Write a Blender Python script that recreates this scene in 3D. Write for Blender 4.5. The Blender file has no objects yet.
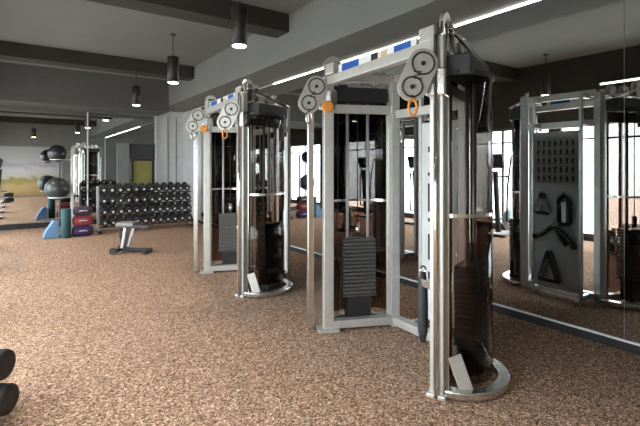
import bpy, bmesh, math, random
from mathutils import Vector, Matrix
random.seed(7)
PI = math.pi
scn = bpy.context.scene
COL = scn.collection
V = Vector

# ------------------------------------------------------------------ materials
def new_mat(name):
    m = bpy.data.materials.new(name); m.use_nodes = True
    nt = m.node_tree
    return m, nt, nt.nodes['Principled BSDF']

def pmat(name, col, rough=0.5, metal=0.0, vary=0.0, scale=8.0, bump=0.0, bscale=60.0, spec=0.5, emit=None, estr=0.0):
    m, nt, b = new_mat(name)
    b.inputs['Roughness'].default_value = rough
    b.inputs['Metallic'].default_value = metal
    b.inputs['Specular IOR Level'].default_value = spec
    b.inputs['Base Color'].default_value = (*col, 1)
    geo = nt.nodes.new('ShaderNodeNewGeometry')
    if vary > 0:
        n = nt.nodes.new('ShaderNodeTexNoise'); n.inputs['Scale'].default_value = scale; n.inputs['Detail'].default_value = 4
        r = nt.nodes.new('ShaderNodeValToRGB')
        r.color_ramp.elements[0].position = .3; r.color_ramp.elements[1].position = .7
        r.color_ramp.elements[0].color = (*[c*(1-vary) for c in col], 1)
        r.color_ramp.elements[1].color = (*[min(1, c*(1+vary)) for c in col], 1)
        nt.links.new(geo.outputs['Position'], n.inputs['Vector'])
        nt.links.new(n.outputs['Fac'], r.inputs['Fac']); nt.links.new(r.outputs['Color'], b.inputs['Base Color'])
    if bump > 0:
        n2 = nt.nodes.new('ShaderNodeTexNoise'); n2.inputs['Scale'].default_value = bscale; n2.inputs['Detail'].default_value = 3
        bp = nt.nodes.new('ShaderNodeBump'); bp.inputs['Strength'].default_value = bump; bp.inputs['Distance'].default_value = .01
        nt.links.new(geo.outputs['Position'], n2.inputs['Vector'])
        nt.links.new(n2.outputs['Fac'], bp.inputs['Height']); nt.links.new(bp.outputs['Normal'], b.inputs['Normal'])
    if emit:
        b.inputs['Emission Color'].default_value = (*emit, 1); b.inputs['Emission Strength'].default_value = estr
    return m

def tint_mat(name, col, gloss=0.12):
    m = bpy.data.materials.new(name); m.use_nodes = True
    nt = m.node_tree; nt.nodes.clear()
    out = nt.nodes.new('ShaderNodeOutputMaterial'); mx = nt.nodes.new('ShaderNodeMixShader')
    tr = nt.nodes.new('ShaderNodeBsdfTransparent'); gl = nt.nodes.new('ShaderNodeBsdfGlossy')
    tr.inputs['Color'].default_value = (*col, 1); gl.inputs['Roughness'].default_value = .06
    lw = nt.nodes.new('ShaderNodeLayerWeight'); lw.inputs['Blend'].default_value = .5
    pw = nt.nodes.new('ShaderNodeMath'); pw.operation = 'POWER'; pw.inputs[1].default_value = 4.0
    fr = nt.nodes.new('ShaderNodeMath'); fr.operation = 'MULTIPLY_ADD'; fr.inputs[1].default_value = .55; fr.inputs[2].default_value = gloss*.25
    nt.links.new(lw.outputs['Facing'], pw.inputs[0]); nt.links.new(pw.outputs[0], fr.inputs[0])
    nt.links.new(fr.outputs[0], mx.inputs[0]); nt.links.new(tr.outputs[0], mx.inputs[1]); nt.links.new(gl.outputs[0], mx.inputs[2])
    nt.links.new(mx.outputs[0], out.inputs[0])
    return m

def carpet_mat():
    m, nt, b = new_mat('carpet')
    b.inputs['Roughness'].default_value = 1.0; b.inputs['Specular IOR Level'].default_value = .05
    geo = nt.nodes.new('ShaderNodeNewGeometry')
    vo = nt.nodes.new('ShaderNodeTexVoronoi'); vo.inputs['Scale'].default_value = 115
    nt.links.new(geo.outputs['Position'], vo.inputs['Vector'])
    sep = nt.nodes.new('ShaderNodeSeparateColor'); nt.links.new(vo.outputs['Color'], sep.inputs[0])
    r = nt.nodes.new('ShaderNodeValToRGB'); cr = r.color_ramp
    cr.elements[0].position = 0.0; cr.elements[0].color = (.075, .040, .025, 1)
    cr.elements[1].position = 1.0; cr.elements[1].color = (1.0, .74, .57, 1)
    e = cr.elements.new(.3); e.color = (.33, .208, .142, 1)
    e = cr.elements.new(.75); e.color = (.53, .348, .252, 1)
    nt.links.new(sep.outputs[0], r.inputs['Fac'])
    n = nt.nodes.new('ShaderNodeTexNoise'); n.inputs['Scale'].default_value = 26; n.inputs['Detail'].default_value = 5
    nt.links.new(geo.outputs['Position'], n.inputs['Vector'])
    r2 = nt.nodes.new('ShaderNodeValToRGB'); r2.color_ramp.elements[0].position = .3; r2.color_ramp.elements[1].position = .7
    r2.color_ramp.elements[0].color = (.78, .76, .74, 1); r2.color_ramp.elements[1].color = (1.12, 1.12, 1.12, 1)
    nt.links.new(n.outputs['Fac'], r2.inputs['Fac'])
    mx = nt.nodes.new('ShaderNodeMix'); mx.data_type = 'RGBA'; mx.blend_type = 'MULTIPLY'; mx.inputs[0].default_value = 1
    nt.links.new(r.outputs['Color'], mx.inputs[6]); nt.links.new(r2.outputs['Color'], mx.inputs[7])
    nt.links.new(mx.outputs[2], b.inputs['Base Color'])
    bp = nt.nodes.new('ShaderNodeBump'); bp.inputs['Strength'].default_value = .6; bp.inputs['Distance'].default_value = .008
    nt.links.new(vo.outputs['Distance'], bp.inputs['Height']); nt.links.new(bp.outputs['Normal'], b.inputs['Normal'])
    return m

def mural_mat():
    m, nt, b = new_mat('mural_print')
    b.inputs['Roughness'].default_value = .7
    tc = nt.nodes.new('ShaderNodeTexCoord'); sp = nt.nodes.new('ShaderNodeSeparateXYZ')
    nt.links.new(tc.outputs['Generated'], sp.inputs[0])
    n = nt.nodes.new('ShaderNodeTexNoise'); n.inputs['Scale'].default_value = 7; n.inputs['Detail'].default_value = 8
    nt.links.new(tc.outputs['Generated'], n.inputs['Vector'])
    ma = nt.nodes.new('ShaderNodeMath'); ma.operation = 'MULTIPLY_ADD'; ma.inputs[1].default_value = .34
    nt.links.new(n.outputs['Fac'], ma.inputs[0]); nt.links.new(sp.outputs['Z'], ma.inputs[2])
    r = nt.nodes.new('ShaderNodeValToRGB'); cr = r.color_ramp
    cr.elements[0].position = 0; cr.elements[0].color = (.36, .25, .10, 1)
    cr.elements[1].position = 1; cr.elements[1].color = (.52, .52, .53, 1)
    for p, c in ((.34, (.50, .36, .16)), (.44, (.34, .29, .10)), (.50, (.30, .27, .10)), (.55, (.48, .47, .44)), (.70, (.52, .51, .52)), (.80, (.38, .36, .42)), (.88, (.52, .52, .53))):
        e = cr.elements.new(p); e.color = (*c, 1)
    nt.links.new(ma.outputs[0], r.inputs['Fac']); nt.links.new(r.outputs['Color'], b.inputs['Base Color'])
    return m

M = dict(
    carpet=carpet_mat(),
    ceiling=pmat('ceiling_paint', (.195, .198, .198), .9, vary=.05, scale=1.5),
    soffit=pmat('soffit_paint', (.235, .238, .238), .9, vary=.05, scale=1.5),
    beam=pmat('beam_paint', (.045, .041, .037), .8, vary=.1, scale=3),
    bulkhead=pmat('bulkhead_paint', (.14, .14, .138), .9, vary=.05),
    wall_dark=pmat('dark_wall_paint', (.06, .06, .058), .8, vary=.08),
    wall_light=pmat('light_wall_paint', (.72, .72, .725), .8, vary=.04),
    wall_mid=pmat('grey_wall_paint', (.26, .26, .26), .85, vary=.06),
    base_black=pmat('black_baseboard', (.018, .018, .020), .5, vary=.1),
    mirror=pmat('mirror_silver', (.74, .76, .755), .0, 1.0),
    trim_silver=pmat('silver_trim', (.78, .78, .76), .3, .9),
    frame_dark=pmat('window_aluminium', (.16, .105, .11), .45, .5, vary=.08),
    glass=tint_mat('window_glass', (.93, .96, .96), .12),
    silver=pmat('silver_powder_coat', (.58, .57, .545), .38, .45, vary=.06, scale=15),
    chrome=pmat('chrome', (.82, .81, .79), .13, 1.0, vary=.03, scale=20),
    steel=pmat('brushed_steel', (.62, .60, .57), .26, .95, vary=.06, scale=25),
    black=pmat('black_plastic', (.020, .020, .021), .45, vary=.15, scale=20),
    rubber=pmat('black_rubber', (.026, .026, .028), .6, vary=.2, scale=30, bump=.1),
    plate=pmat('weight_iron', (.15, .15, .15), .35, .6, vary=.15, scale=25),
    smoke=tint_mat('smoked_acrylic', (.46, .445, .435), .13),
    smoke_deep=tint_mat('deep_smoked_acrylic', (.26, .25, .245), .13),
    smoke_dark=tint_mat('dark_smoked_acrylic', (.46, .385, .35), .13),
    panel=pmat('panel_grey', (.64, .67, .685), .5, .2, vary=.05),
    chart=pmat('chart_board', (.88, .88, .86), .6, vary=.03),
    ink=pmat('chart_ink', (.05, .05, .055), .6, vary=.1),
    white=pmat('white_plastic', (.78, .79, .80), .4, vary=.03),
    blue=pmat('blue_badge', (.02, .10, .42), .4, vary=.1),
    gold=pmat('tan_badge', (.62, .50, .30), .45, vary=.1),
    orange=pmat('orange_plastic', (.80, .30, .045), .4, vary=.1),
    pend=pmat('pendant_black', (.030, .029, .028), .45, .3, vary=.1),
    lamp=pmat('lamp_diffuser', (.9, .88, .82), .5, emit=(1, .84, .62), estr=22),
    led=pmat('led_strip', (.9, .9, .88), .5, emit=(1, .96, .9), estr=22),  # emission added so the mirror's top trim gives light
    strip=pmat('strip_light_diffuser', (.9, .88, .82), .5, emit=(1, .95, .86), estr=7),
    ball_grey=pmat('grey_ball_vinyl', (.045, .055, .058), .3, vary=.12, scale=12),
    ball_black=pmat('black_ball_vinyl', (.022, .022, .024), .25, vary=.15, scale=12),
    blue_foam=pmat('blue_foam', (.16, .30, .50), .7, vary=.08),
    teal=pmat('teal_foam', (.035, .10, .12), .75, vary=.12),
    purple=pmat('purple_bag', (.085, .04, .14), .7, vary=.2, scale=25),
    red=pmat('red_bag', (.36, .06, .07), .7, vary=.2, scale=25),
    plum=pmat('plum_bag', (.07, .05, .08), .7, vary=.2, scale=25),
    white_paint=pmat('pale_frame_paint', (.55, .54, .58), .4, .3, vary=.05),
    pad_grey=pmat('grey_vinyl', (.30, .28, .27), .55, vary=.08),
    pad_dark=pmat('dark_vinyl', (.045, .040, .048), .5, vary=.1),
    yellow=pmat('olive_poster', (.34, .31, .10), .6, vary=.18, scale=5),
    mural=mural_mat(),
    pale_blue=pmat('pale_blue_plastic', (.45, .56, .62), .4, vary=.05),
)

# ------------------------------------------------------------------ mesh builder
class MB:
    def __init__(s): s.bm = bmesh.new()
    def _face(s, vs, smooth=False):
        try:
            f = s.bm.faces.new(vs); f.smooth = smooth
        except ValueError: pass
    def box(s, c, d, rz=0.0, rot=None):
        c = V(c); R = rot if rot else Matrix.Rotation(rz, 3, 'Z')
        vs = [s.bm.verts.new(c + R @ V((x*d[0]/2, y*d[1]/2, z*d[2]/2))) for x in (-1, 1) for y in (-1, 1) for z in (-1, 1)]
        for q in ((0,1,3,2), (4,6,7,5), (0,4,5,1), (2,3,7,6), (0,2,6,4), (1,5,7,3)): s._face([vs[i] for i in q])
        return s
    def bar(s, p, q, w, h, side=None):
        """rectangular bar from p to q: w across (horizontal), h in the other direction"""
        p, q = V(p), V(q); t = (q-p).normalized()
        if side is None: side = V((0, 0, 1)).cross(t) if abs(t.z) < .95 else V((1, 0, 0))
        a = V(side); a = (a - a.dot(t)*t).normalized(); b = t.cross(a)
        lo = [s.bm.verts.new(p + a*x*w/2 + b*y*h/2) for x, y in ((-1,-1), (1,-1), (1,1), (-1,1))]
        hi = [s.bm.verts.new(q + a*x*w/2 + b*y*h/2) for x, y in ((-1,-1), (1,-1), (1,1), (-1,1))]
        s._face(lo[::-1]); s._face(hi)
        for i in range(4): s._face([lo[i], lo[(i+1)%4], hi[(i+1)%4], hi[i]])
        return s
    def tube(s, pts, r, seg=10, closed=False):
        pts = [V(p) for p in pts]; n = len(pts); rings = []; prev = None
        for i, p in enumerate(pts):
            if closed: t = (pts[(i+1)%n] - pts[i-1]).normalized()
            else: t = (pts[min(i+1, n-1)] - pts[max(i-1, 0)]).normalized()
            if prev is None: a = t.cross(V((0,0,1))) if abs(t.z) < .9 else t.cross(V((1,0,0)))
            else: a = prev - prev.dot(t)*t
            a.normalize(); prev = a; b = t.cross(a)
            rr = r[i] if isinstance(r, (list, tuple)) else r
            rings.append([s.bm.verts.new(p + (a*math.cos(2*PI*k/seg) + b*math.sin(2*PI*k/seg))*rr) for k in range(seg)])
        for i in range(n if closed else n-1):
            A, B = rings[i], rings[(i+1)%n]
            for k in range(seg): s._face([A[k], A[(k+1)%seg], B[(k+1)%seg], B[k]], True)
        if not closed: s._face(rings[0][::-1]); s._face(rings[-1])
        return s
    def cyl(s, p, q, r, r2=None, seg=16): return s.tube([p, q], [r, r if r2 is None else r2], seg)
    def lathe(s, base, axis, prof, seg=20):
        """prof = [(distance along axis, radius)]"""
        base, axis = V(base), V(axis).normalized()
        return s.tube_axis(base, axis, prof, seg)
    def tube_axis(s, base, axis, prof, seg):
        a = axis.cross(V((0,0,1))) if abs(axis.z) < .9 else axis.cross(V((1,0,0)))
        a.normalize(); b = axis.cross(a); rings = []
        for d, r in prof:
            rings.append([s.bm.verts.new(base + axis*d + (a*math.cos(2*PI*k/seg) + b*math.sin(2*PI*k/seg))*max(r, 1e-4)) for k in range(seg)])
        for A, B in zip(rings, rings[1:]):
            for k in range(seg): s._face([A[k], A[(k+1)%seg], B[(k+1)%seg], B[k]], True)
        s._face(rings[0][::-1]); s._face(rings[-1])
        return s
    def ball(s, c, r, seg=20):
        c = V(c)
        return s.tube_axis(c, V((0,0,1)), [(-r*math.cos(PI*i/12), r*math.sin(PI*i/12)) for i in range(13)], seg)
    def sweep(s, pts, w, h):
        """rectangular section (w horizontal, h vertical) along a horizontal path"""
        pts = [V(p) for p in pts]; n = len(pts); rings = []
        for i, p in enumerate(pts):
            t = (pts[min(i+1, n-1)] - pts[max(i-1, 0)]).normalized(); a = V((-t.y, t.x, 0)).normalized()
            rings.append([s.bm.verts.new(p + a*x*w/2 + V((0,0,1))*y*h/2) for x, y in ((-1,-1), (1,-1), (1,1), (-1,1))])
        for A, B in zip(rings, rings[1:]):
            for k in range(4): s._face([A[k], A[(k+1)%4], B[(k+1)%4], B[k]])
        s._face(rings[0][::-1]); s._face(rings[-1])
        return s
    def prism(s, loop, vec):
        lo = [s.bm.verts.new(V(p)) for p in loop]; hi = [s.bm.verts.new(V(p)+V(vec)) for p in loop]; n = len(lo)
        s._face(lo[::-1]); s._face(hi)
        for i in range(n): s._face([lo[i], lo[(i+1)%n], hi[(i+1)%n], hi[i]])
        return s
    def build(s, name, mat, parent=None, bevel=0.0, seg=2, solid=0.0):
        bmesh.ops.recalc_face_normals(s.bm, faces=s.bm.faces[:])
        me = bpy.data.meshes.new(name); s.bm.to_mesh(me); s.bm.free()
        me.materials.append(M[mat] if isinstance(mat, str) else mat)
        o = bpy.data.objects.new(name, me); COL.objects.link(o)
        if parent:
            o.parent = parent
            p = parent; off = V((0,0,0))
        if bevel:
            md = o.modifiers.new('bevel', 'BEVEL'); md.width = bevel; md.segments = seg; md.limit_method = 'ANGLE'; md.angle_limit = .7
        return o

def empty(name, loc=(0,0,0), rz=0.0):
    o = bpy.data.objects.new(name, None); COL.objects.link(o)
    o.location = loc; o.rotation_euler = (0, 0, rz); o.empty_display_size = .1
    return o
def tag(o, label, cat, group=None):
    o['label'] = label; o['category'] = cat
    if group: o['group'] = group
    return o
def struct(o): o['kind'] = 'structure'; return o
KIDS = {}
def copy_tree(o, parent=None):
    c = o.copy(); COL.objects.link(c)
    if parent: c.parent = parent
    for ch in o.children: copy_tree(ch, c)
    return c

# ------------------------------------------------------------------ room
X0, X1, Y0, Y1, ZC = -1.25, 3.83, -0.80, 11.90, 3.52
SX, SZ = 3.12, 2.905            # soffit along the mirror wall
T = .15
struct(MB().box(((X0+X1)/2, (Y0+Y1)/2, -.05), (X1-X0+2*T, Y1-Y0+2*T, .10)).build('floor', 'carpet'))
struct(MB().box(((X0+X1)/2, (Y0+Y1)/2, ZC+.05), (X1-X0+2*T, Y1-Y0+2*T, .10)).build('ceiling', 'ceiling'))
struct(MB().box((X1+T/2, (Y0+Y1)/2, ZC/2), (T, Y1-Y0+2*T, ZC)).build('wall_right', 'wall_light'))
struct(MB().box(((X0+X1)/2, Y1+T/2, ZC/2), (X1-X0, T, ZC)).build('wall_far', 'wall_light'))
struct(MB().box(((X0+X1)/2, Y0-T/2, ZC/2), (X1-X0, T, ZC)).build('wall_back', 'wall_mid'))
# window wall on the left: piers, head and sill
WT, WB = 2.25, .08
piers = [-.2, 2.1, 4.4, 6.7, 9.0, 11.3]
PW = .16
mb = MB().box((X0-T/2, (Y0+Y1)/2, (WT+ZC)/2), (T, Y1-Y0+2*T, ZC-WT)).box((X0-T/2, (Y0+Y1)/2, WB/2), (T, Y1-Y0+2*T, WB))
edges = [(Y0-T, piers[0]+PW/2)] + [(p-PW/2, p+PW/2) for p in piers[1:-1]] + [(piers[-1]-PW/2, Y1+T)]
for a, b in edges: mb.box((X0-T/2, (a+b)/2, (WB+WT)/2), (T, b-a, WT-WB))
struct(mb.build('wall_left', 'wall_dark'))
for i in range(5):
    a, b = piers[i]+PW/2, piers[i+1]-PW/2; c = (a+b)/2
    r = struct(empty('window_%d' % (i+1), (X0-T/2, c, WB)))
    w = b-a; h = WT-WB
    f = MB()
    for y in (-w/2+.025, w/2-.025): f.box((0, y, h/2), (.07, .05, h))
    for z in (.025, h-.025): f.box((0, 0, z), (.07, w-.10, .05))
    f.build('window_frame', 'frame_dark', r)
    MB().box((0, 0, h/2), (.055, .045, h-.10)).build('mullion', 'frame_dark', r)
    for s_ in (-1, 1):
        MB().box((0, s_*(w/4), 1.86), (.05, w/2-.075, .035)).build('transom', 'frame_dark', r)
        MB().box((-.005, s_*(w/4), h/2), (.008, w/2-.05, h-.08)).build('window_pane', 'glass', r)
# beams, soffit, bulkhead
tn = 0
def trim(mb, mat, bevel=0):
    global tn; tn += 1
    return struct(mb.build('trim_%d' % tn, mat, None, bevel))
trim(MB().box(((SX+X1)/2, (Y0+Y1)/2, (SZ+ZC)/2), (X1-SX, Y1-Y0, ZC-SZ)), 'soffit')
for y in (1.25, 5.15, 9.0):
    trim(MB().box(((X0+SX)/2, y+.17, ZC-.125), (SX-X0, .34, .25)), 'beam')
trim(MB().box(((X0+SX)/2, (10.84+Y1)/2, (2.75+ZC)/2), (SX-X0, Y1-10.84, ZC-2.75)), 'bulkhead')
# mirror top / bottom trims, baseboards
MY0, MY1 = -.47, 10.51
trim(MB().box((X1-.004, (MY0+6.85)/2, SZ-.012), (.008, 6.85-MY0, .006)), 'led')  # mirror's top trim, with a glow added to light the chart side
trim(MB().box((X1-.004, (6.86+MY1)/2, SZ-.012), (.008, MY1-6.86, .006)), 'trim_silver')
trim(MB().box((X1-.012, (MY0+MY1)/2, .072), (.024, MY1-MY0, .016)), 'white')
struct(MB().box((X1-.015, (MY0+Y1)/2, .0325), (.03, Y1-MY0, .065)).build('baseboard_right', 'base_black'))
struct(MB().box(((X0+X1)/2-.03, Y1-.02, .06), (X1-X0-.06, .04, .12)).build('baseboard_far', 'base_black'))
# mirrors
names = ['tall mirror panel at the right edge of the view', 'tall mirror panel right of nearest cable machine showing the exercise chart',
         'tall mirror panel directly behind the nearest cable machine', 'tall mirror panel between the two cable machines',
         'tall mirror panel behind the farther cable machine', 'last tall mirror panel on right wall before the pale wall']
for i in range(6):
    a = MY0 + 1.83*i
    o = MB().box((X1-.008, a+.915, (.08+SZ-.025)/2), (.010, 1.826, SZ-.025-.08)).build('wall_mirror', 'mirror')
    tag(o, names[i], 'mirror', 'mirror panels on the right wall')
for a, b, lab in ((-1.2, 1.46, 'wide mirror on far wall left of the dumbbell rack, behind the exercise balls'), (1.49, 3.05, 'narrower mirror on far wall above and behind the dumbbell rack')):
    o = MB().box(((a+b)/2, Y1-.008, (.13+2.74)/2), (b-a, .010, 2.61)).build('wall_mirror', 'mirror')
    tag(o, lab, 'mirror', 'mirror panels on the far wall')
trim(MB().box((1.475, Y1-.012, 1.43), (.03, .024, 2.62)), 'white')
trim(MB().box((2.265, Y1-.06, 1.0), (.27, .12, 2.0)), 'wall_mid')      # pilaster
trim(MB().box((3.08, Y1-.03, 1.435), (.05, .06, 2.63)), 'white')
for x in (3.4, 3.62): trim(MB().box((x, Y1-.01, 1.435), (.018, .02, 2.63)), 'wall_mid')
# dark header panel and framed poster
o = MB().box((2.74, Y1-.042, 1.80), (.60, .05, .40)).build('notice_board', 'ink', None, .006); tag(o, 'black notice board above the olive framed poster on far wall', 'notice board')
r = tag(empty('framed_poster', (2.74, Y1-.042, .78)), 'olive yellow poster in black frame above the dumbbell rack', 'poster')
MB().box((0, .01, .40), (.48, .01, .76)).build('print', 'yellow', r)
f = MB()
for x in (-.25, .25): f.box((x, 0, .40), (.035, .05, .83))
for z in (0, .80): f.box((0, 0, z), (.465, .05, .035))
f.build('frame', 'black', r)
# mural behind the camera, seen in the far mirror
o = MB().box((.45, Y0+.012, 1.22), (3.0, .02, 2.28)).build('wall_mural', 'mural'); tag(o, 'pale lilac and ochre landscape mural reflected in the far left mirror', 'mural')
# strip light high on the window wall
r = tag(empty('strip_light', (X0+.03, 3.0, 2.93)), 'long thin strip light above the windows, reflected top right', 'light')
MB().box((0, 0, 0), (.06, 1.1, .05)).build('housing', 'trim_silver', r, .005)
MB().box((.034, 0, -.005), (.012, 1.04, .028)).build('diffuser', 'strip', r, .003)

# ------------------------------------------------------------------ pendants
def make_pendant():
    r = empty('pendant_light')
    MB().lathe((0,0,0), (0,0,-1), [(0,.05), (.012,.05), (.022,.03)], 16).build('ceiling_canopy', 'pend', r)
    MB().cyl((0,0,-.02), (0,0,-.37), .006, seg=8).build('stem', 'pend', r)
    b = MB(); n = 24; H0, H1, R = -.36, -.77, .088
    b.lathe((0,0,H0), (0,0,-1), [(0,.02), (.004,R*.97), (.012,R), (.41,R), (.412,R-.006), (.385,R-.010)], n)
    b.build('shade', 'pend', r)
    MB().lathe((0,0,H1-.002), (0,0,-1), [(0,R-.014), (.008,R-.014)], n).build('lamp_diffuser', 'lamp', r)
    return r
P0 = make_pendant()
pend = [(2.05, 4.45, 'nearest black pendant light on the ceiling beside the long soffit'),
        (2.08, 7.00, 'second black pendant light along the ceiling from the camera'),
        (2.18, 10.0, 'farthest black pendant light hanging in front of the low bulkhead'),
        (-.55, 4.20, 'black pendant light by the windows, reflected above the exercise chart'),
        (-.55, 7.00, 'black pendant light by the windows, second along in the reflection'),
        (-.55, 9.80, 'black pendant light by the windows at the far end'),
        (-.55, 1.50, 'black pendant light by the windows near the camera'),  # unseen, added to the row to light the left floor
        (.75, .25, 'black pendant light seen only in the far left mirror')]
for i, (x, y, lab) in enumerate(pend):
    o = P0 if i == 0 else copy_tree(P0)
    o.location = (x, y, ZC); tag(o, lab, 'pendant light', 'black cylinder pendants')
    L = bpy.data.lights.new('pendant_lamp', 'SPOT'); L.energy = 60 if x > 1 else 90; L.color = (1, .86, .70); L.spot_size = 1.75; L.spot_blend = .6; L.shadow_soft_size = .06
    lo = bpy.data.objects.new('pendant_lamp', L); COL.objects.link(lo); lo.location = (x, y, ZC-.79)

# ------------------------------------------------------------------ cable machine
def make_machine():
    O = V((2.45, 2.38, 0))
    A, B, E, D = [V((x, y, 0))-O for x, y in ((2.13,1.75), (2.70,1.98), (2.20,2.99), (2.75,2.75))]
    Z = lambda p, z: V((p.x, p.y, z))
    root = empty('cable_machine', O)
    TOP = 2.17
    up = lambda p, q, z0, z1, w, h, mat='silver': MB().bar(Z(p,z0), Z(p,z1), w, h, side=(q-p)).build('upright', mat, root, .006)
    up(A, B, 0, TOP+.03, .075, .085); up(B, A, .0, TOP, .07, .08)
    up(E, D, 0, TOP, .085, .085); up(D, E, 0, TOP, .075, .085)
    # slim second rails on the room-side corners
    EF = E + V((-.115, .10, 0)); AF = A + V((-.050, -.022, 0))
    MB().bar(Z(EF,.01), Z(EF,2.10), .055, .065, side=(D-E)).build('column_rail', 'steel', root, .006)
    MB().cyl(Z(AF,.01), Z(AF,2.20), .015).build('column_rail', 'chrome', root)
    # base
    for p, q in ((A,B), (E,D), (B,D)):
        t = (q-p).normalized()
        MB().bar(Z(p,.055)+t*.03, Z(q,.055)-t*.03, .085, .07).build('base_bar', 'silver', root, .008)
    for p in (A, E):
        MB().box(Z(p,.0125), (.12, .12, .025) if p is A else (.18, .15, .025), rz=math.atan2((B-A).y, (B-A).x) if p is A else math.atan2((D-E).y, (D-E).x)).build('foot_plate', 'silver', root, .006)
    # top frame
    MB().bar(Z(A,TOP-.02)+V((0,.03,0)), Z(E,TOP-.04)-V((0,.03,0)), .07, .075).build('top_beam', 'silver', root, .006)
    for p, q in ((A,B), (E,D), (B,D)):
        t = (q-p).normalized()
        MB().bar(Z(p,TOP)+t*.03, Z(q,TOP)-t*.03, .06, .07).build('top_beam', 'silver', root, .006)
    # header strip on the room-side beam
    ae = (E-A).normalized(); nrm = V((ae.y, -ae.x, 0));  nrm = nrm if nrm.x < 0 else -nrm
    hs = None
    def seg_(y0, y1, z0, z1, mat, name, par, th=.014):
        L_ = (E-A).length
        p, q = A + ae*y0*L_, A + ae*y1*L_
        return MB().bar(Z(p,(z0+z1)/2)+nrm*.02, Z(q,(z0+z1)/2)+nrm*.02, th, z1-z0).build(name, mat, par, .003)
    hs = seg_(.13, .84, 2.165, 2.232, 'white', 'header_sign', root)
    for a, b, m in ((.17,.30,'blue'), (.36,.41,'gold'), (.44,.50,'black'), (.62,.80,'blue')):
        seg_(a, b, 2.172, 2.226, m, 'badge', hs, .022)
    for P, sg in ((A,1), (E,-1)):
        MB().box(Z(P,2.225)+ae*sg*.07, (.075,.13,.10), rz=math.atan2(-ae.x, ae.y)).build('corner_bracket', 'silver', root, .012)
    # two weight towers
    for P, Q, sgn in ((A,B,-1), (E,D,1)):
        u = (Q-P).normalized(); n = V((-u.y, u.x, 0)); n = n if n.y*sgn > 0 else -n
        Lw = (Q-P).length; c = (P+Q)/2
        bulge = .205 if P is A else .13
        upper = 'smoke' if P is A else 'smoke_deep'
        # crossbars
        MB().bar(Z(P,1.90)+u*.035, Z(Q,1.90)-u*.035, .05, .075).build('cross_bar', 'silver', root, .005)
        hd = MB().box(Z(c,2.03)+n*.10, (Lw-.10, .17, .13), rz=math.atan2(u.y, u.x)).build('pulley_housing', 'black', root, .012)
        # curved smoked shroud, upper clearer and lower darker half
        for z0, z1, m in ((.12,1.09,'smoke_dark'), (1.11,1.97,upper)):
            s = MB(); N = 22; ro = []
            for k in range(N+1):
                a = PI*k/N
                ro.append(c - u*math.cos(a)*(Lw/2-.045) + n*(math.sin(a)*bulge+.045))
            s_lo = [s.bm.verts.new(Z(p,z0)) for p in ro]; s_hi = [s.bm.verts.new(Z(p,z1)) for p in ro]
            for k in range(N): s._face([s_lo[k], s_lo[k+1], s_hi[k+1], s_hi[k]], True)
            sh = s.build('shroud', m, root)
            sd = sh.modifiers.new('thick', 'SOLIDIFY'); sd.thickness = .004; sd.offset = 0
        path = lambda bw, off, z, k0=0, k1=22: [Z(c - u*math.cos(PI*k/22)*(Lw/2+off) + n*(math.sin(PI*k/22)*bw+.045), z) for k in range(k0, k1+1)]
        MB().sweep(path(bulge+.002, -.043, 1.10), .012, .022).build('shroud_seam', 'steel', root)
        MB().sweep(path(bulge+.002, -.043, 1.98), .018, .03).build('shroud_rim', 'black', root)
        for s_ in (-1, 1):   # edge strips
            p = c + u*s_*(Lw/2-.043) + n*.05
            MB().bar(Z(p,.06), Z(p,1.98), .016, .03, side=n).build('shroud_edge', 'chrome', root, .003)
        MB().sweep(path(bulge+.07, .0, .035), .075, .045).build('base_arc', 'steel', root, .008)
        MB().bar(Z(P+u*.053+n*.165,.02), Z(P+u*.03+n*.088,.25), .085, .014, side=u*.6+n*.8).build('kick_plate', 'silver', root, .004)
        # stack
        sc_ = c + n*.12; rz = math.atan2(u.y, u.x)
        MB().box(Z(sc_,.15), (.21, .14, .22), rz=rz).build('stack_pedestal', 'black', root, .008)
        st = MB().box(Z(sc_,.2675), (.31, .15, .015), rz=rz).build('weight_stack', 'plate', root)
        for k in range(15):
            MB().box(Z(sc_,.293+k*.033), (.30, .14, .028), rz=rz).build('weight_plate', 'plate', st, .004, 1)
        MB().cyl(Z(sc_,.78), Z(sc_,.90), .022, seg=12).build('stack_stem', 'chrome', st)
        for s_ in (-1, 1):
            p = sc_ + u*s_*.095
            MB().cyl(Z(p,.26), Z(p,1.97), .014, seg=12).build('guide_rod', 'white_paint', root)
        MB().cyl(Z(sc_,.90), Z(sc_,1.98), .0045, seg=8).build('cable', 'black', root)
        p = P + u*.10 + n*.05
        MB().cyl(Z(p,.10), Z(p,1.97), .0045, seg=8).build('cable', 'black', root)
        # twin top pulleys on brackets above the tower
        for fr, zz, rr in ((.08,2.275,.080), (.27,2.245,.068), (.56,2.19,.055), (.82,2.19,.055)):
            p = P + u*Lw*fr + n*.03
            br = MB()
            for s_ in (-1, 1): br.bar(Z(p,2.12)+n*s_*.022, Z(p,zz+.03)+n*s_*.024, .075, .007, side=u)
            b_ = br.build('pulley_bracket', 'chrome', root, .002)
            MB().lathe(Z(p,zz)-n*.014, n, [(0,rr), (.008,rr-.010), (.020,rr-.010), (.028,rr)], 24).build('pulley_wheel', 'silver', b_)
            MB().cyl(Z(p,zz)-n*.028, Z(p,zz)+n*.028, .012, seg=12).build('axle', 'chrome', b_)
        # struts over the corner
        MB().bar(Z(P,2.20)+n*.02, Z(P,2.29)+n*.02, .05, .05, side=u).build('corner_cap', 'chrome', root, .01)
        MB().bar(Z(P,2.255)+u*.02+n*.06, Z(Q,2.10)+n*.16, .025, .025).build('diagonal_strut', 'chrome', root, .003)
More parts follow.
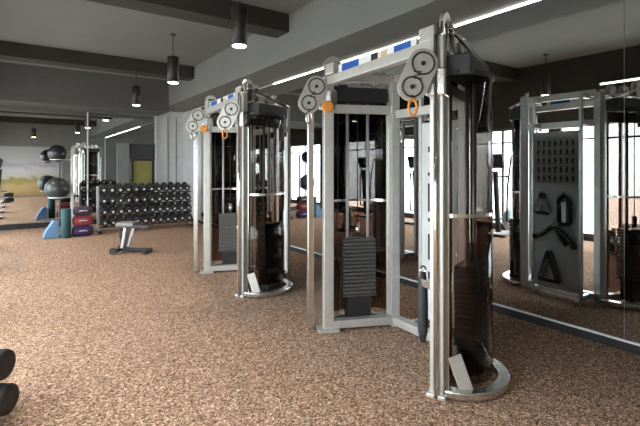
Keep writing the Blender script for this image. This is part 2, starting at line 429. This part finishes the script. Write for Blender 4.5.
    # swivel pulley carriages
    for P, zc, w in ((A,1.945,V((-.816,.578,0))), (E,2.0,V((-.90,.43,0)))):
        f = V((w.y, -w.x, 0)); f = f if f.y < 0 else -f      # face towards the front
        car = MB().box(Z(P,zc-.03), (.125, .125, .17), rz=math.atan2((B-A).y, (B-A).x)).build('pulley_carriage', 'steel', root, .012)
        pl = P + w*.085 - f*(-.01)
        # slanted stadium plate with two wheels
        c1 = Z(P,zc+.075)+w*.11+f*.07; c2 = Z(P,zc-.065)+w*.175+f*.07
        ax = (c2-c1).normalized(); bx = f.cross(ax).normalized(); loop = []
        R = .090
        for k in range(13): a = PI*k/12; loop.append(c1 + bx*R*math.cos(a) - ax*R*math.sin(a))
        for k in range(13): a = PI*k/12; loop.append(c2 - bx*R*math.cos(a) + ax*R*math.sin(a))
        sp = MB().prism(loop, -f*.012).build('swivel_plate', 'silver', car, .003)
        for cc, ring in ((c1,.066), (c2,.060)):
            pts = [cc + f*.004 + (bx*math.cos(2*PI*k/24)+ax*math.sin(2*PI*k/24))*ring for k in range(24)]
            MB().tube(pts, .0055, 6, True).build('wheel_rim', 'black', car)
            MB().cyl(cc-f*.03, cc+f*.010, .014, seg=12).build('axle', 'black', car)
        mk = MB()
        for dz in (-.02, .0, .02): mk.box((c1+c2)/2 + f*.004 + V((0,0,dz)), (.05 if dz else .035, .006, .006), rz=math.atan2(w.y, w.x))
        mk.build('plate_mark', 'black', car)
        MB().bar(Z(P,zc)+w*.03, Z(P,zc)+w*.14, .05, .05).build('swivel_arm', 'steel', car, .008)
        # orange snap hook
        hk = c2 - V((0,0,.075)) + f*.01
        MB().cyl(c2 - V((0,0,.05)), hk, .006, seg=8).build('cable_end', 'black', car)
        hc = hk - V((0,0,.05))
        MB().tube([hc + V((0,0,1))*.05*math.cos(2*PI*k/20) + w*.024*math.sin(2*PI*k/20) for k in range(20)], .008, 8, True).build('snap_hook', 'orange' if P is A else 'steel', car)
        if P is E:
            kb = Z(P,zc-.10)+f*.06-V((.03,0,0))
            MB().lathe(kb, f, [(0,.014), (.02,.018), (.025,.044), (.055,.050), (.066,.040)], 16).build('pull_knob', 'orange', car)
    # lower swivel arm hanging inside the near column
    q = A + V((.03,.15,0))
    la = MB().bar(Z(A,.66)+V((0,.04,0)), Z(q,.66), .045, .05).build('lower_bracket', 'steel', root, .006)
    MB().tube([Z(q,.72), Z(q,.66), Z(q,.5), Z(q,.34), Z(q,.27)], [.018,.030,.034,.032,.016], 14).build('hanging_grip', 'rubber', la)
    MB().tube([Z(q,.73)+V((.027*math.cos(2*PI*k/16), 0, .03*math.sin(2*PI*k/16))) for k in range(16)], .006, 8, True).build('ring', 'chrome', la)
    # accessory panel with exercise chart, facing the mirror
    px = 2.90-O.x; y0, y1 = 2.07-O.y, 2.57-O.y; yc = (y0+y1)/2
    pn = MB().box((px, yc, .94), (.022, y1-y0, 1.68)).build('accessory_panel', 'panel', root, .004)
    for s_ in (y0, y1): MB().box((px, s_, 1.09), (.04, .03, 2.14)).build('panel_rail', 'silver', root, .004)
    bd = lambda y: B.x + (D.x-B.x)*(y-B.y)/(D.y-B.y)
    for s_ in (y0, y1):
        for z, hh in ((.055, .06), (1.86, .05), (TOP-.03, .06)):
            MB().bar((bd(s_)+.03, s_, z), (px, s_, z), .045, hh).build('panel_bracket', 'silver', root, .004)
    ch = MB().box((px+.014, yc, 1.47), (.006, y1-y0-.06, .50)).build('exercise_chart', 'chart', pn)
    ik = MB()
    for r_ in range(5):
        for c_ in range(7):
            y = yc - .180 + c_*.060; z = 1.655 - r_*.094
            x = px+.0185
            ik.cyl((x-.0005,y,z+.026), (x+.001,y,z+.026), .0085, seg=8)
            t = random.uniform(-.5, .5)
            ik.bar((x,y,z+.018), (x,y+t*.01,z-.012), .016, .003, side=V((0,1,0)))
            for s_ in (-1, 1):
                ik.bar((x,y+t*.01,z-.010), (x,y+s_*.013,z-.038), .007, .003, side=V((0,1,0)))
                ik.bar((x,y,z+.012), (x,y+s_*.020,z+random.uniform(-.02,.03)), .006, .003, side=V((0,1,0)))
    ik.build('exercise_figures', 'ink', ch)
    MB().bar(Z(B,1.86)+V((0,.04,0)), Z(D,1.86)-V((0,.04,0)), .05, .07).build('cross_bar', 'silver', root, .005)
    for z, hh in ((1.14,.24), (.72,.22), (1.55,.05), (.44,.14), (1.34,.03), (.95,.03)):
        for yy in (y1-.10, y0+.10): MB().box((px-.0115, yy, z), (.003, .028, hh)).build('panel_slot', 'black', pn)
    for y, z in ((yc+.13,1.12), (yc-.10,1.12), (yc,.80), (yc+.06,.50)):
        MB().tube([(px+.008,y,z), (px+.05,y,z), (px+.065,y,z+.02)], .006, 8).build('hook', 'chrome', pn)
    return root, px+O.x, yc+O.y
mach, PX, PYC = make_machine()
tag(mach, 'tall silver cable machine nearest the camera, with smoked tower on its right', 'cable machine', 'cable machines along the mirror wall')
m2 = copy_tree(mach); m2.location = mach.location + V((-.10, 2.57, 0))
tag(m2, 'farther silver cable machine standing between near machine and dumbbell rack', 'cable machine', 'cable machines along the mirror wall')

# accessories hanging on the near machine's panel (seen in the mirror)
def strap_handle(y, z, lab, gap=.20, wid=.06):
    r = tag(empty('strap_handle', (PX+.035, y, z)), lab, 'handle')
    s = MB(); n = 1
    s.bar((0,0,.012), (0,-wid,-gap), .010, .060, side=V((1,0,0))); s.bar((0,0,.012), (0,wid,-gap), .010, .060, side=V((1,0,0)))
    s.build('strap', 'black', r)
    MB().cyl((0,-wid-.008,-gap), (0,wid+.008,-gap), .019, seg=12).build('grip', 'rubber', r)
strap_handle(PYC+.13, 1.10, 'black triangular strap handle at upper left of panel in the mirror')
strap_handle(PYC+.06, .48, 'large black triangular strap handle hanging lowest on panel in the mirror', .30, .10)
r = tag(empty('ankle_cuff', (PX+.035, PYC-.10, 1.10)), 'black rectangular cuff hanging at upper right of panel in the mirror', 'cuff')
MB().tube([(0,-.055,-.28), (0,-.055,-.06), (0,-.04,-.03), (0,0,.0), (0,.04,-.03), (0,.055,-.06), (0,.055,-.28), (0,.04,-.30), (0,-.04,-.30)], .022, 8, True).build('padded_loop', 'rubber', r)
MB().box((.01,0,-.17), (.012, .05, .22)).build('buckle_strap', 'plate', r, .003)
r = tag(empty('pull_bar', (PX+.05, PYC, .78)), 'black angled pull-down bar hanging mid panel in the mirror', 'pull bar')
MB().tube([(0,-.20,-.20), (0,-.13,-.11), (0,-.02,-.02), (0,.02,-.02), (0,.13,-.11), (0,.20,-.14)], .023, 10).build('bar', 'black', r)
MB().tube([(0,-.02,-.02), (0,-.13,-.20)], .021, 10).build('lower_arm', 'black', r)
MB().cyl((0,0,-.035), (0,0,.02), .016, seg=10).build('eyelet', 'chrome', r)
for y, z in ((-.20,-.20), (.20,-.14)):
    MB().ball((0,y,z), .032, 12).build('end_cap', 'rubber', r)

# ------------------------------------------------------------------ dumbbell rack
RX0, RX1, RY = 1.46, 3.48, 10.02
rk = tag(empty('dumbbell_rack', ((RX0+RX1)/2, RY+.25, 0)), 'black four tier dumbbell rack filled with dumbbells along the far wall', 'dumbbell rack')
W = RX1-RX0
tiers = [.13, .36, .59, .82]
for s_ in (-1, 1):
    MB().bar((s_*(W/2-.02),.0,.02), (s_*(W/2-.02),.12,.98),   .06, .05, side=V((0,1,0))).build('side_post', 'white_paint', rk, .004)
    MB().box((s_*(W/2-.02),.0,.02), (.06,.5,.04)).build('foot', 'black', rk, .004)
for k, z in enumerate(tiers):
    yo = -.09+.045*k
    for dy, dz in ((-.085,0), (.085,.05)):
        MB().box((0,yo+dy,z+dz), (W-.04,.035,.03)).build('shelf_rail', 'black', rk, .004)
def make_db():
    r = empty('dumbbell')
    for s_ in (-1, 1):
        hd = MB().lathe((0,s_*.055,0), (0,s_,0), [(0,.045), (.012,.076), (.075,.076), (.088,.058)], 14).build('head', 'rubber', r)
        MB().lathe((0,s_*.140,0), (0,s_,0), [(0,.028), (.006,.028), (.008,.024)], 12).build('end_cap', 'white', hd)
    MB().cyl((0,-.056,0), (0,.056,0), .016, seg=10).build('handle', 'steel', r)
    return r
db = make_db(); first = True
tn_ = ['bottom', 'second lowest', 'second highest', 'top']
on = ['first', 'second', 'third', 'fourth', 'fifth', 'sixth', 'seventh', 'eighth', 'ninth', 'tenth', 'eleventh', 'twelfth']
tilt = math.atan2(.05, .17)
for k, z in enumerate(tiers):
    for i in range(12):
        o = db if first else copy_tree(db); first = False
        x = (RX0+RX1)/2 - W/2 + .115 + i*(W-.23)/11
        o.location = (x, RY+.25-.09+.045*k, z+.122)
        o.rotation_euler = (tilt, 0, 0); sc_ = random.uniform(.93, 1.03); o.scale = (sc_, sc_, sc_)
        tag(o, 'black round dumbbell, %s from left on the %s rack tier' % (on[i], tn_[k]), 'dumbbell', 'dumbbells on the four tier rack')

# ------------------------------------------------------------------ ball rack and small gear
bx, by = .80, 10.35
r = tag(empty('ball_rack', (bx, by, 0)), 'white upright rack holding two exercise balls before the far mirror', 'ball rack')
MB().box((.17,.02,.02), (.10,.44,.04)).box((-.04,.02,.02), (.36,.08,.04)).build('base', 'white_paint', r, .006)
MB().bar((.20,.02,.04), (.20,.02,1.75), .05, .05).build('post', 'white', r, .006)
for z, R in ((.775,.16), (1.55,.13)):
    MB().tube([(-.06+R*math.cos(2*PI*k/28), .02+R*math.sin(2*PI*k/28), z) for k in range(28)], .011, 8, True).build('ring_shelf', 'white', r)
    MB().bar((-.06+R,.02,z), (.20,.02,z), .03, .02).build('shelf_arm', 'white', r)
def sit(R, r): return math.sqrt((R+.011)**2 - r*r)
o = MB().ball((bx-.06, by+.02, .775+math.sqrt(.24**2-.16**2)), .23, 28).build('exercise_ball', 'ball_grey'); tag(o, 'large dark grey exercise ball on the lower ring of the rack', 'exercise ball')
o = MB().ball((bx-.06, by+.02, 1.55+math.sqrt(.185**2-.13**2)), .175, 24).build('exercise_ball', 'ball_black'); tag(o, 'smaller black exercise ball on the top ring of the rack', 'exercise ball')
o = MB().prism([(.47,9.93,0), (.74,9.93,0), (.74,9.93,.31), (.64,9.93,.34), (.50,9.93,.12)], (0,.30,0)).build('foam_wedge', 'blue_foam', None, .015); tag(o, 'pale blue foam wedge on the floor below the exercise balls', 'foam wedge')
o = MB().lathe((.85,9.90,0), (0,0,1), [(0,.080), (.01,.088), (.56,.088), (.575,.08), (.575,.02), (.56,.015)], 20).build('foam_roller', 'teal'); tag(o, 'dark teal foam roller standing upright beside the blue wedge', 'foam roller')
o = MB().lathe((1.0,9.80,0), (0,0,1), [(0,.04), (.008,.045), (.50,.045), (.51,.04)], 16).build('foam_roller', 'pale_blue')
bpy.data.objects.remove(o)
def bag(x, y, z, d, mat, lab):
    r_ = tag(empty('sandbag', (x, y, z)), lab, 'sandbag', 'sandbags stacked beside the dumbbell rack')
    pts = [(-d[0]/2,0,d[2]/2), (-d[0]*.42,0,d[2]/2), (-d[0]*.25,0,d[2]/2), (0,0,d[2]/2), (d[0]*.25,0,d[2]/2), (d[0]*.42,0,d[2]/2), (d[0]/2,0,d[2]/2)]
    rr = d[2]/2
    MB().tube(pts, [rr*.55, rr*.92, rr, rr*.98, rr, rr*.92, rr*.55], 16).build('bag_body', mat, r_)
    MB().tube([(-.07,-rr*.96,d[2]*.5), (-.06,-rr*1.18,d[2]*.56), (.06,-rr*1.18,d[2]*.56), (.07,-rr*.96,d[2]*.5)], .010, 8).build('grab_handle', 'white', r_)
bag(1.15, 9.98, 0, (.38,.2,.21), 'purple', 'dark purple sandbag lowest of the pile beside the rack')
bag(1.15, 9.98, .212, (.36,.2,.20), 'red', 'dark red sandbag in the middle of the pile')
bag(1.15, 9.98, .414, (.34,.2,.19), 'plum', 'plum black sandbag on top of the pile')

# ------------------------------------------------------------------ adjustable bench
r = tag(empty('weight_bench', (1.56, 7.55, 0), -.60), 'small grey padded weight bench alone on the carpet before the dumbbell rack', 'bench'); r.scale = (.88, .88, .92)
MB().box((-.06,0,.515), (.32,.28,.07)).build('seat_pad', 'pad_grey', r, .02, 3)
MB().box((.21,0,.475), (.36,.26,.06), rot=Matrix.Rotation(.04, 3, 'Y')).build('back_pad', 'pad_dark', r, .02, 3)
MB().bar((-.06,.05,.46), (-.12,.05,.10), .05, .11).bar((-.06,-.05,.46), (-.12,-.05,.10), .05, .11).build('post', 'white_paint', r, .006)
MB().bar((.06,0,.45), (-.04,0,.12), .05, .05).build('brace', 'white_paint', r, .006)
MB().bar((-.22,0,.07), (.33,0,.05), .07, .06).build('base_beam', 'black', r, .008)
MB().box((.31,0,.03), (.06,.36,.06)).build('front_foot', 'black', r, .01)
MB().box((-.20,0,.06), (.07,.34,.05)).build('rear_foot', 'black', r, .01)
for s_ in (-1, 1): MB().cyl((-.25,s_*.15,.06), (-.25,s_*.19,.06), .06, seg=18).build('wheel', 'rubber', r)
MB().bar((-.16,0,.16), (-.20,0,.40), .04, .04).build('adjuster', 'black', r, .005)

# ------------------------------------------------------------------ roller bench at the lower left edge
r = tag(empty('sit_up_bench', (-.168, 3.03, 0), -.616), 'bench end with two black foam rollers at the lower left edge', 'bench')
for z, dx in ((.315,.0), (.125,.02)):
    p = MB().lathe((-.17+dx,0,z), (1,0,0), [(0,.06), (.01,.078), (.02,.082), (.32,.082), (.335,.078), (.345,.055)], 22).build('foam_roller_pad', 'rubber', r)
    MB().cyl((-.19+dx,0,z), (.17+dx,0,z), .018, seg=12).build('axle', 'black', p)
MB().bar((0,-.10,.05), (0,-.10,.42), .06, .05).build('roller_post', 'white_paint', r, .006)
MB().bar((0,.005,.222), (0,-.10,.222), .05, .04).build('roller_arm', 'white_paint', r, .004)
MB().bar((0,-.10,.05), (0,-1.05,.05), .07, .06).build('base_beam', 'white_paint', r, .006)
MB().box((0,-1.05,.03), (.42,.06,.06)).build('rear_foot', 'black', r, .008)
MB().box((0,-.12,.03), (.36,.06,.06)).build('front_foot', 'black', r, .008)
MB().bar((0,-.85,.06), (0,-.78,.40), .05, .06).build('seat_post', 'white_paint', r, .006)
MB().box((0,-.66,.45), (.26,.84,.07)).build('bench_pad', 'pad_grey', r, .02, 3)

# ------------------------------------------------------------------ elliptical trainers by the windows
def make_elliptical():
    r = empty('elliptical_trainer')
    MB().box((0,0,.04), (.92,.10,.07)).build('base_beam', 'white', r, .015)
    for x in (-.42, .42): MB().box((x,0,.025), (.08,.52,.05)).build('stabilizer_foot', 'black', r, .012)
    MB().lathe((.22,-.07,.30), (0,1,0), [(0,.19), (.02,.23), (.12,.23), (.14,.19)], 28).build('flywheel_housing', 'pale_blue', r)
    MB().bar((-.24,0,.06), (-.34,0,1.32), .08, .09).build('console_post', 'black', r, .015)
    MB().box((-.35,0,1.52), (.06,.36,.30), rot=Matrix.Rotation(-.25, 3, 'Y')).build('console', 'black', r, .02)
    MB().box((-.316,0,1.525), (.008,.26,.19), rot=Matrix.Rotation(-.25, 3, 'Y')).build('screen', 'ink', r)
    for s_ in (-1, 1):
        MB().tube([(-.26,s_*.20,.30), (-.27,s_*.21,.70), (-.26,s_*.22,1.05), (-.20,s_*.23,1.38), (-.12,s_*.21,1.62)], .020, 10).build('handle_arm', 'black', r)
        MB().tube([(-.26,s_*.17,.32), (.05,s_*.17,.24), (.24,s_*.13,.30+s_*.12)], .020, 10).build('pedal_rail', 'white', r)
        MB().box((-.02,s_*.19,.30), (.34,.13,.035)).build('foot_pedal', 'rubber', r, .012)
    MB().tube([(-.34,-.22,1.18), (-.25,-.24,1.22), (-.31,0,1.20), (-.25,.24,1.22), (-.34,.22,1.18)], .015, 10).build('fixed_handle', 'black', r)
    return r
el = make_elliptical()
for i, (y, lab) in enumerate(((5.12, 'black and white elliptical trainer by the windows, nearest in mirror'), (7.3, 'middle elliptical trainer by the windows in the mirror'), (9.2, 'farthest elliptical trainer by the windows in the mirror'))):
    o = el if i == 0 else copy_tree(el)
    o.location = (-.70, y, 0); o.rotation_euler = (0, 0, PI); tag(o, lab, 'elliptical trainer', 'elliptical trainers by the windows')

# ------------------------------------------------------------------ daylight, camera
w = bpy.data.worlds.new('sky'); scn.world = w; w.use_nodes = True
nt = w.node_tree; bg = nt.nodes['Background']
tc = nt.nodes.new('ShaderNodeTexCoord'); sp = nt.nodes.new('ShaderNodeSeparateXYZ'); rr = nt.nodes.new('ShaderNodeValToRGB')
nt.links.new(tc.outputs['Generated'], sp.inputs[0])
mp = nt.nodes.new('ShaderNodeMapRange'); mp.inputs[1].default_value = -1; mp.inputs[2].default_value = 1
nt.links.new(sp.outputs['Z'], mp.inputs[0]); nt.links.new(mp.outputs[0], rr.inputs['Fac'])
cr = rr.color_ramp; cr.elements[0].position = .40; cr.elements[0].color = (.50, .50, .47, 1)
cr.elements[1].position = .52; cr.elements[1].color = (.94, .97, 1, 1)
nt.links.new(rr.outputs['Color'], bg.inputs['Color']); bg.inputs['Strength'].default_value = 9.0

cam = bpy.data.cameras.new('camera'); co = bpy.data.objects.new('camera', cam); COL.objects.link(co)
F = 433.0
cam.sensor_fit = 'HORIZONTAL'; cam.sensor_width = 36; cam.lens = 36*F/640
cam.shift_y = -(213-167)/640
cam.clip_start = .05
co.location = (0, 0, 1.40); co.rotation_euler = (PI/2, 0, -math.radians(35.3))
scn.camera = co
scn.view_settings.view_transform = 'Standard'; scn.view_settings.look = 'None'
scn.view_settings.exposure = 0.3; scn.view_settings.gamma = 1; scn.view_settings.use_curve_mapping = False
scn.cycles.max_bounces = 10; scn.cycles.transparent_max_bounces = 16; scn.cycles.caustics_reflective = False; scn.cycles.caustics_refractive = False
scn.cycles.sample_clamp_indirect = 6.0
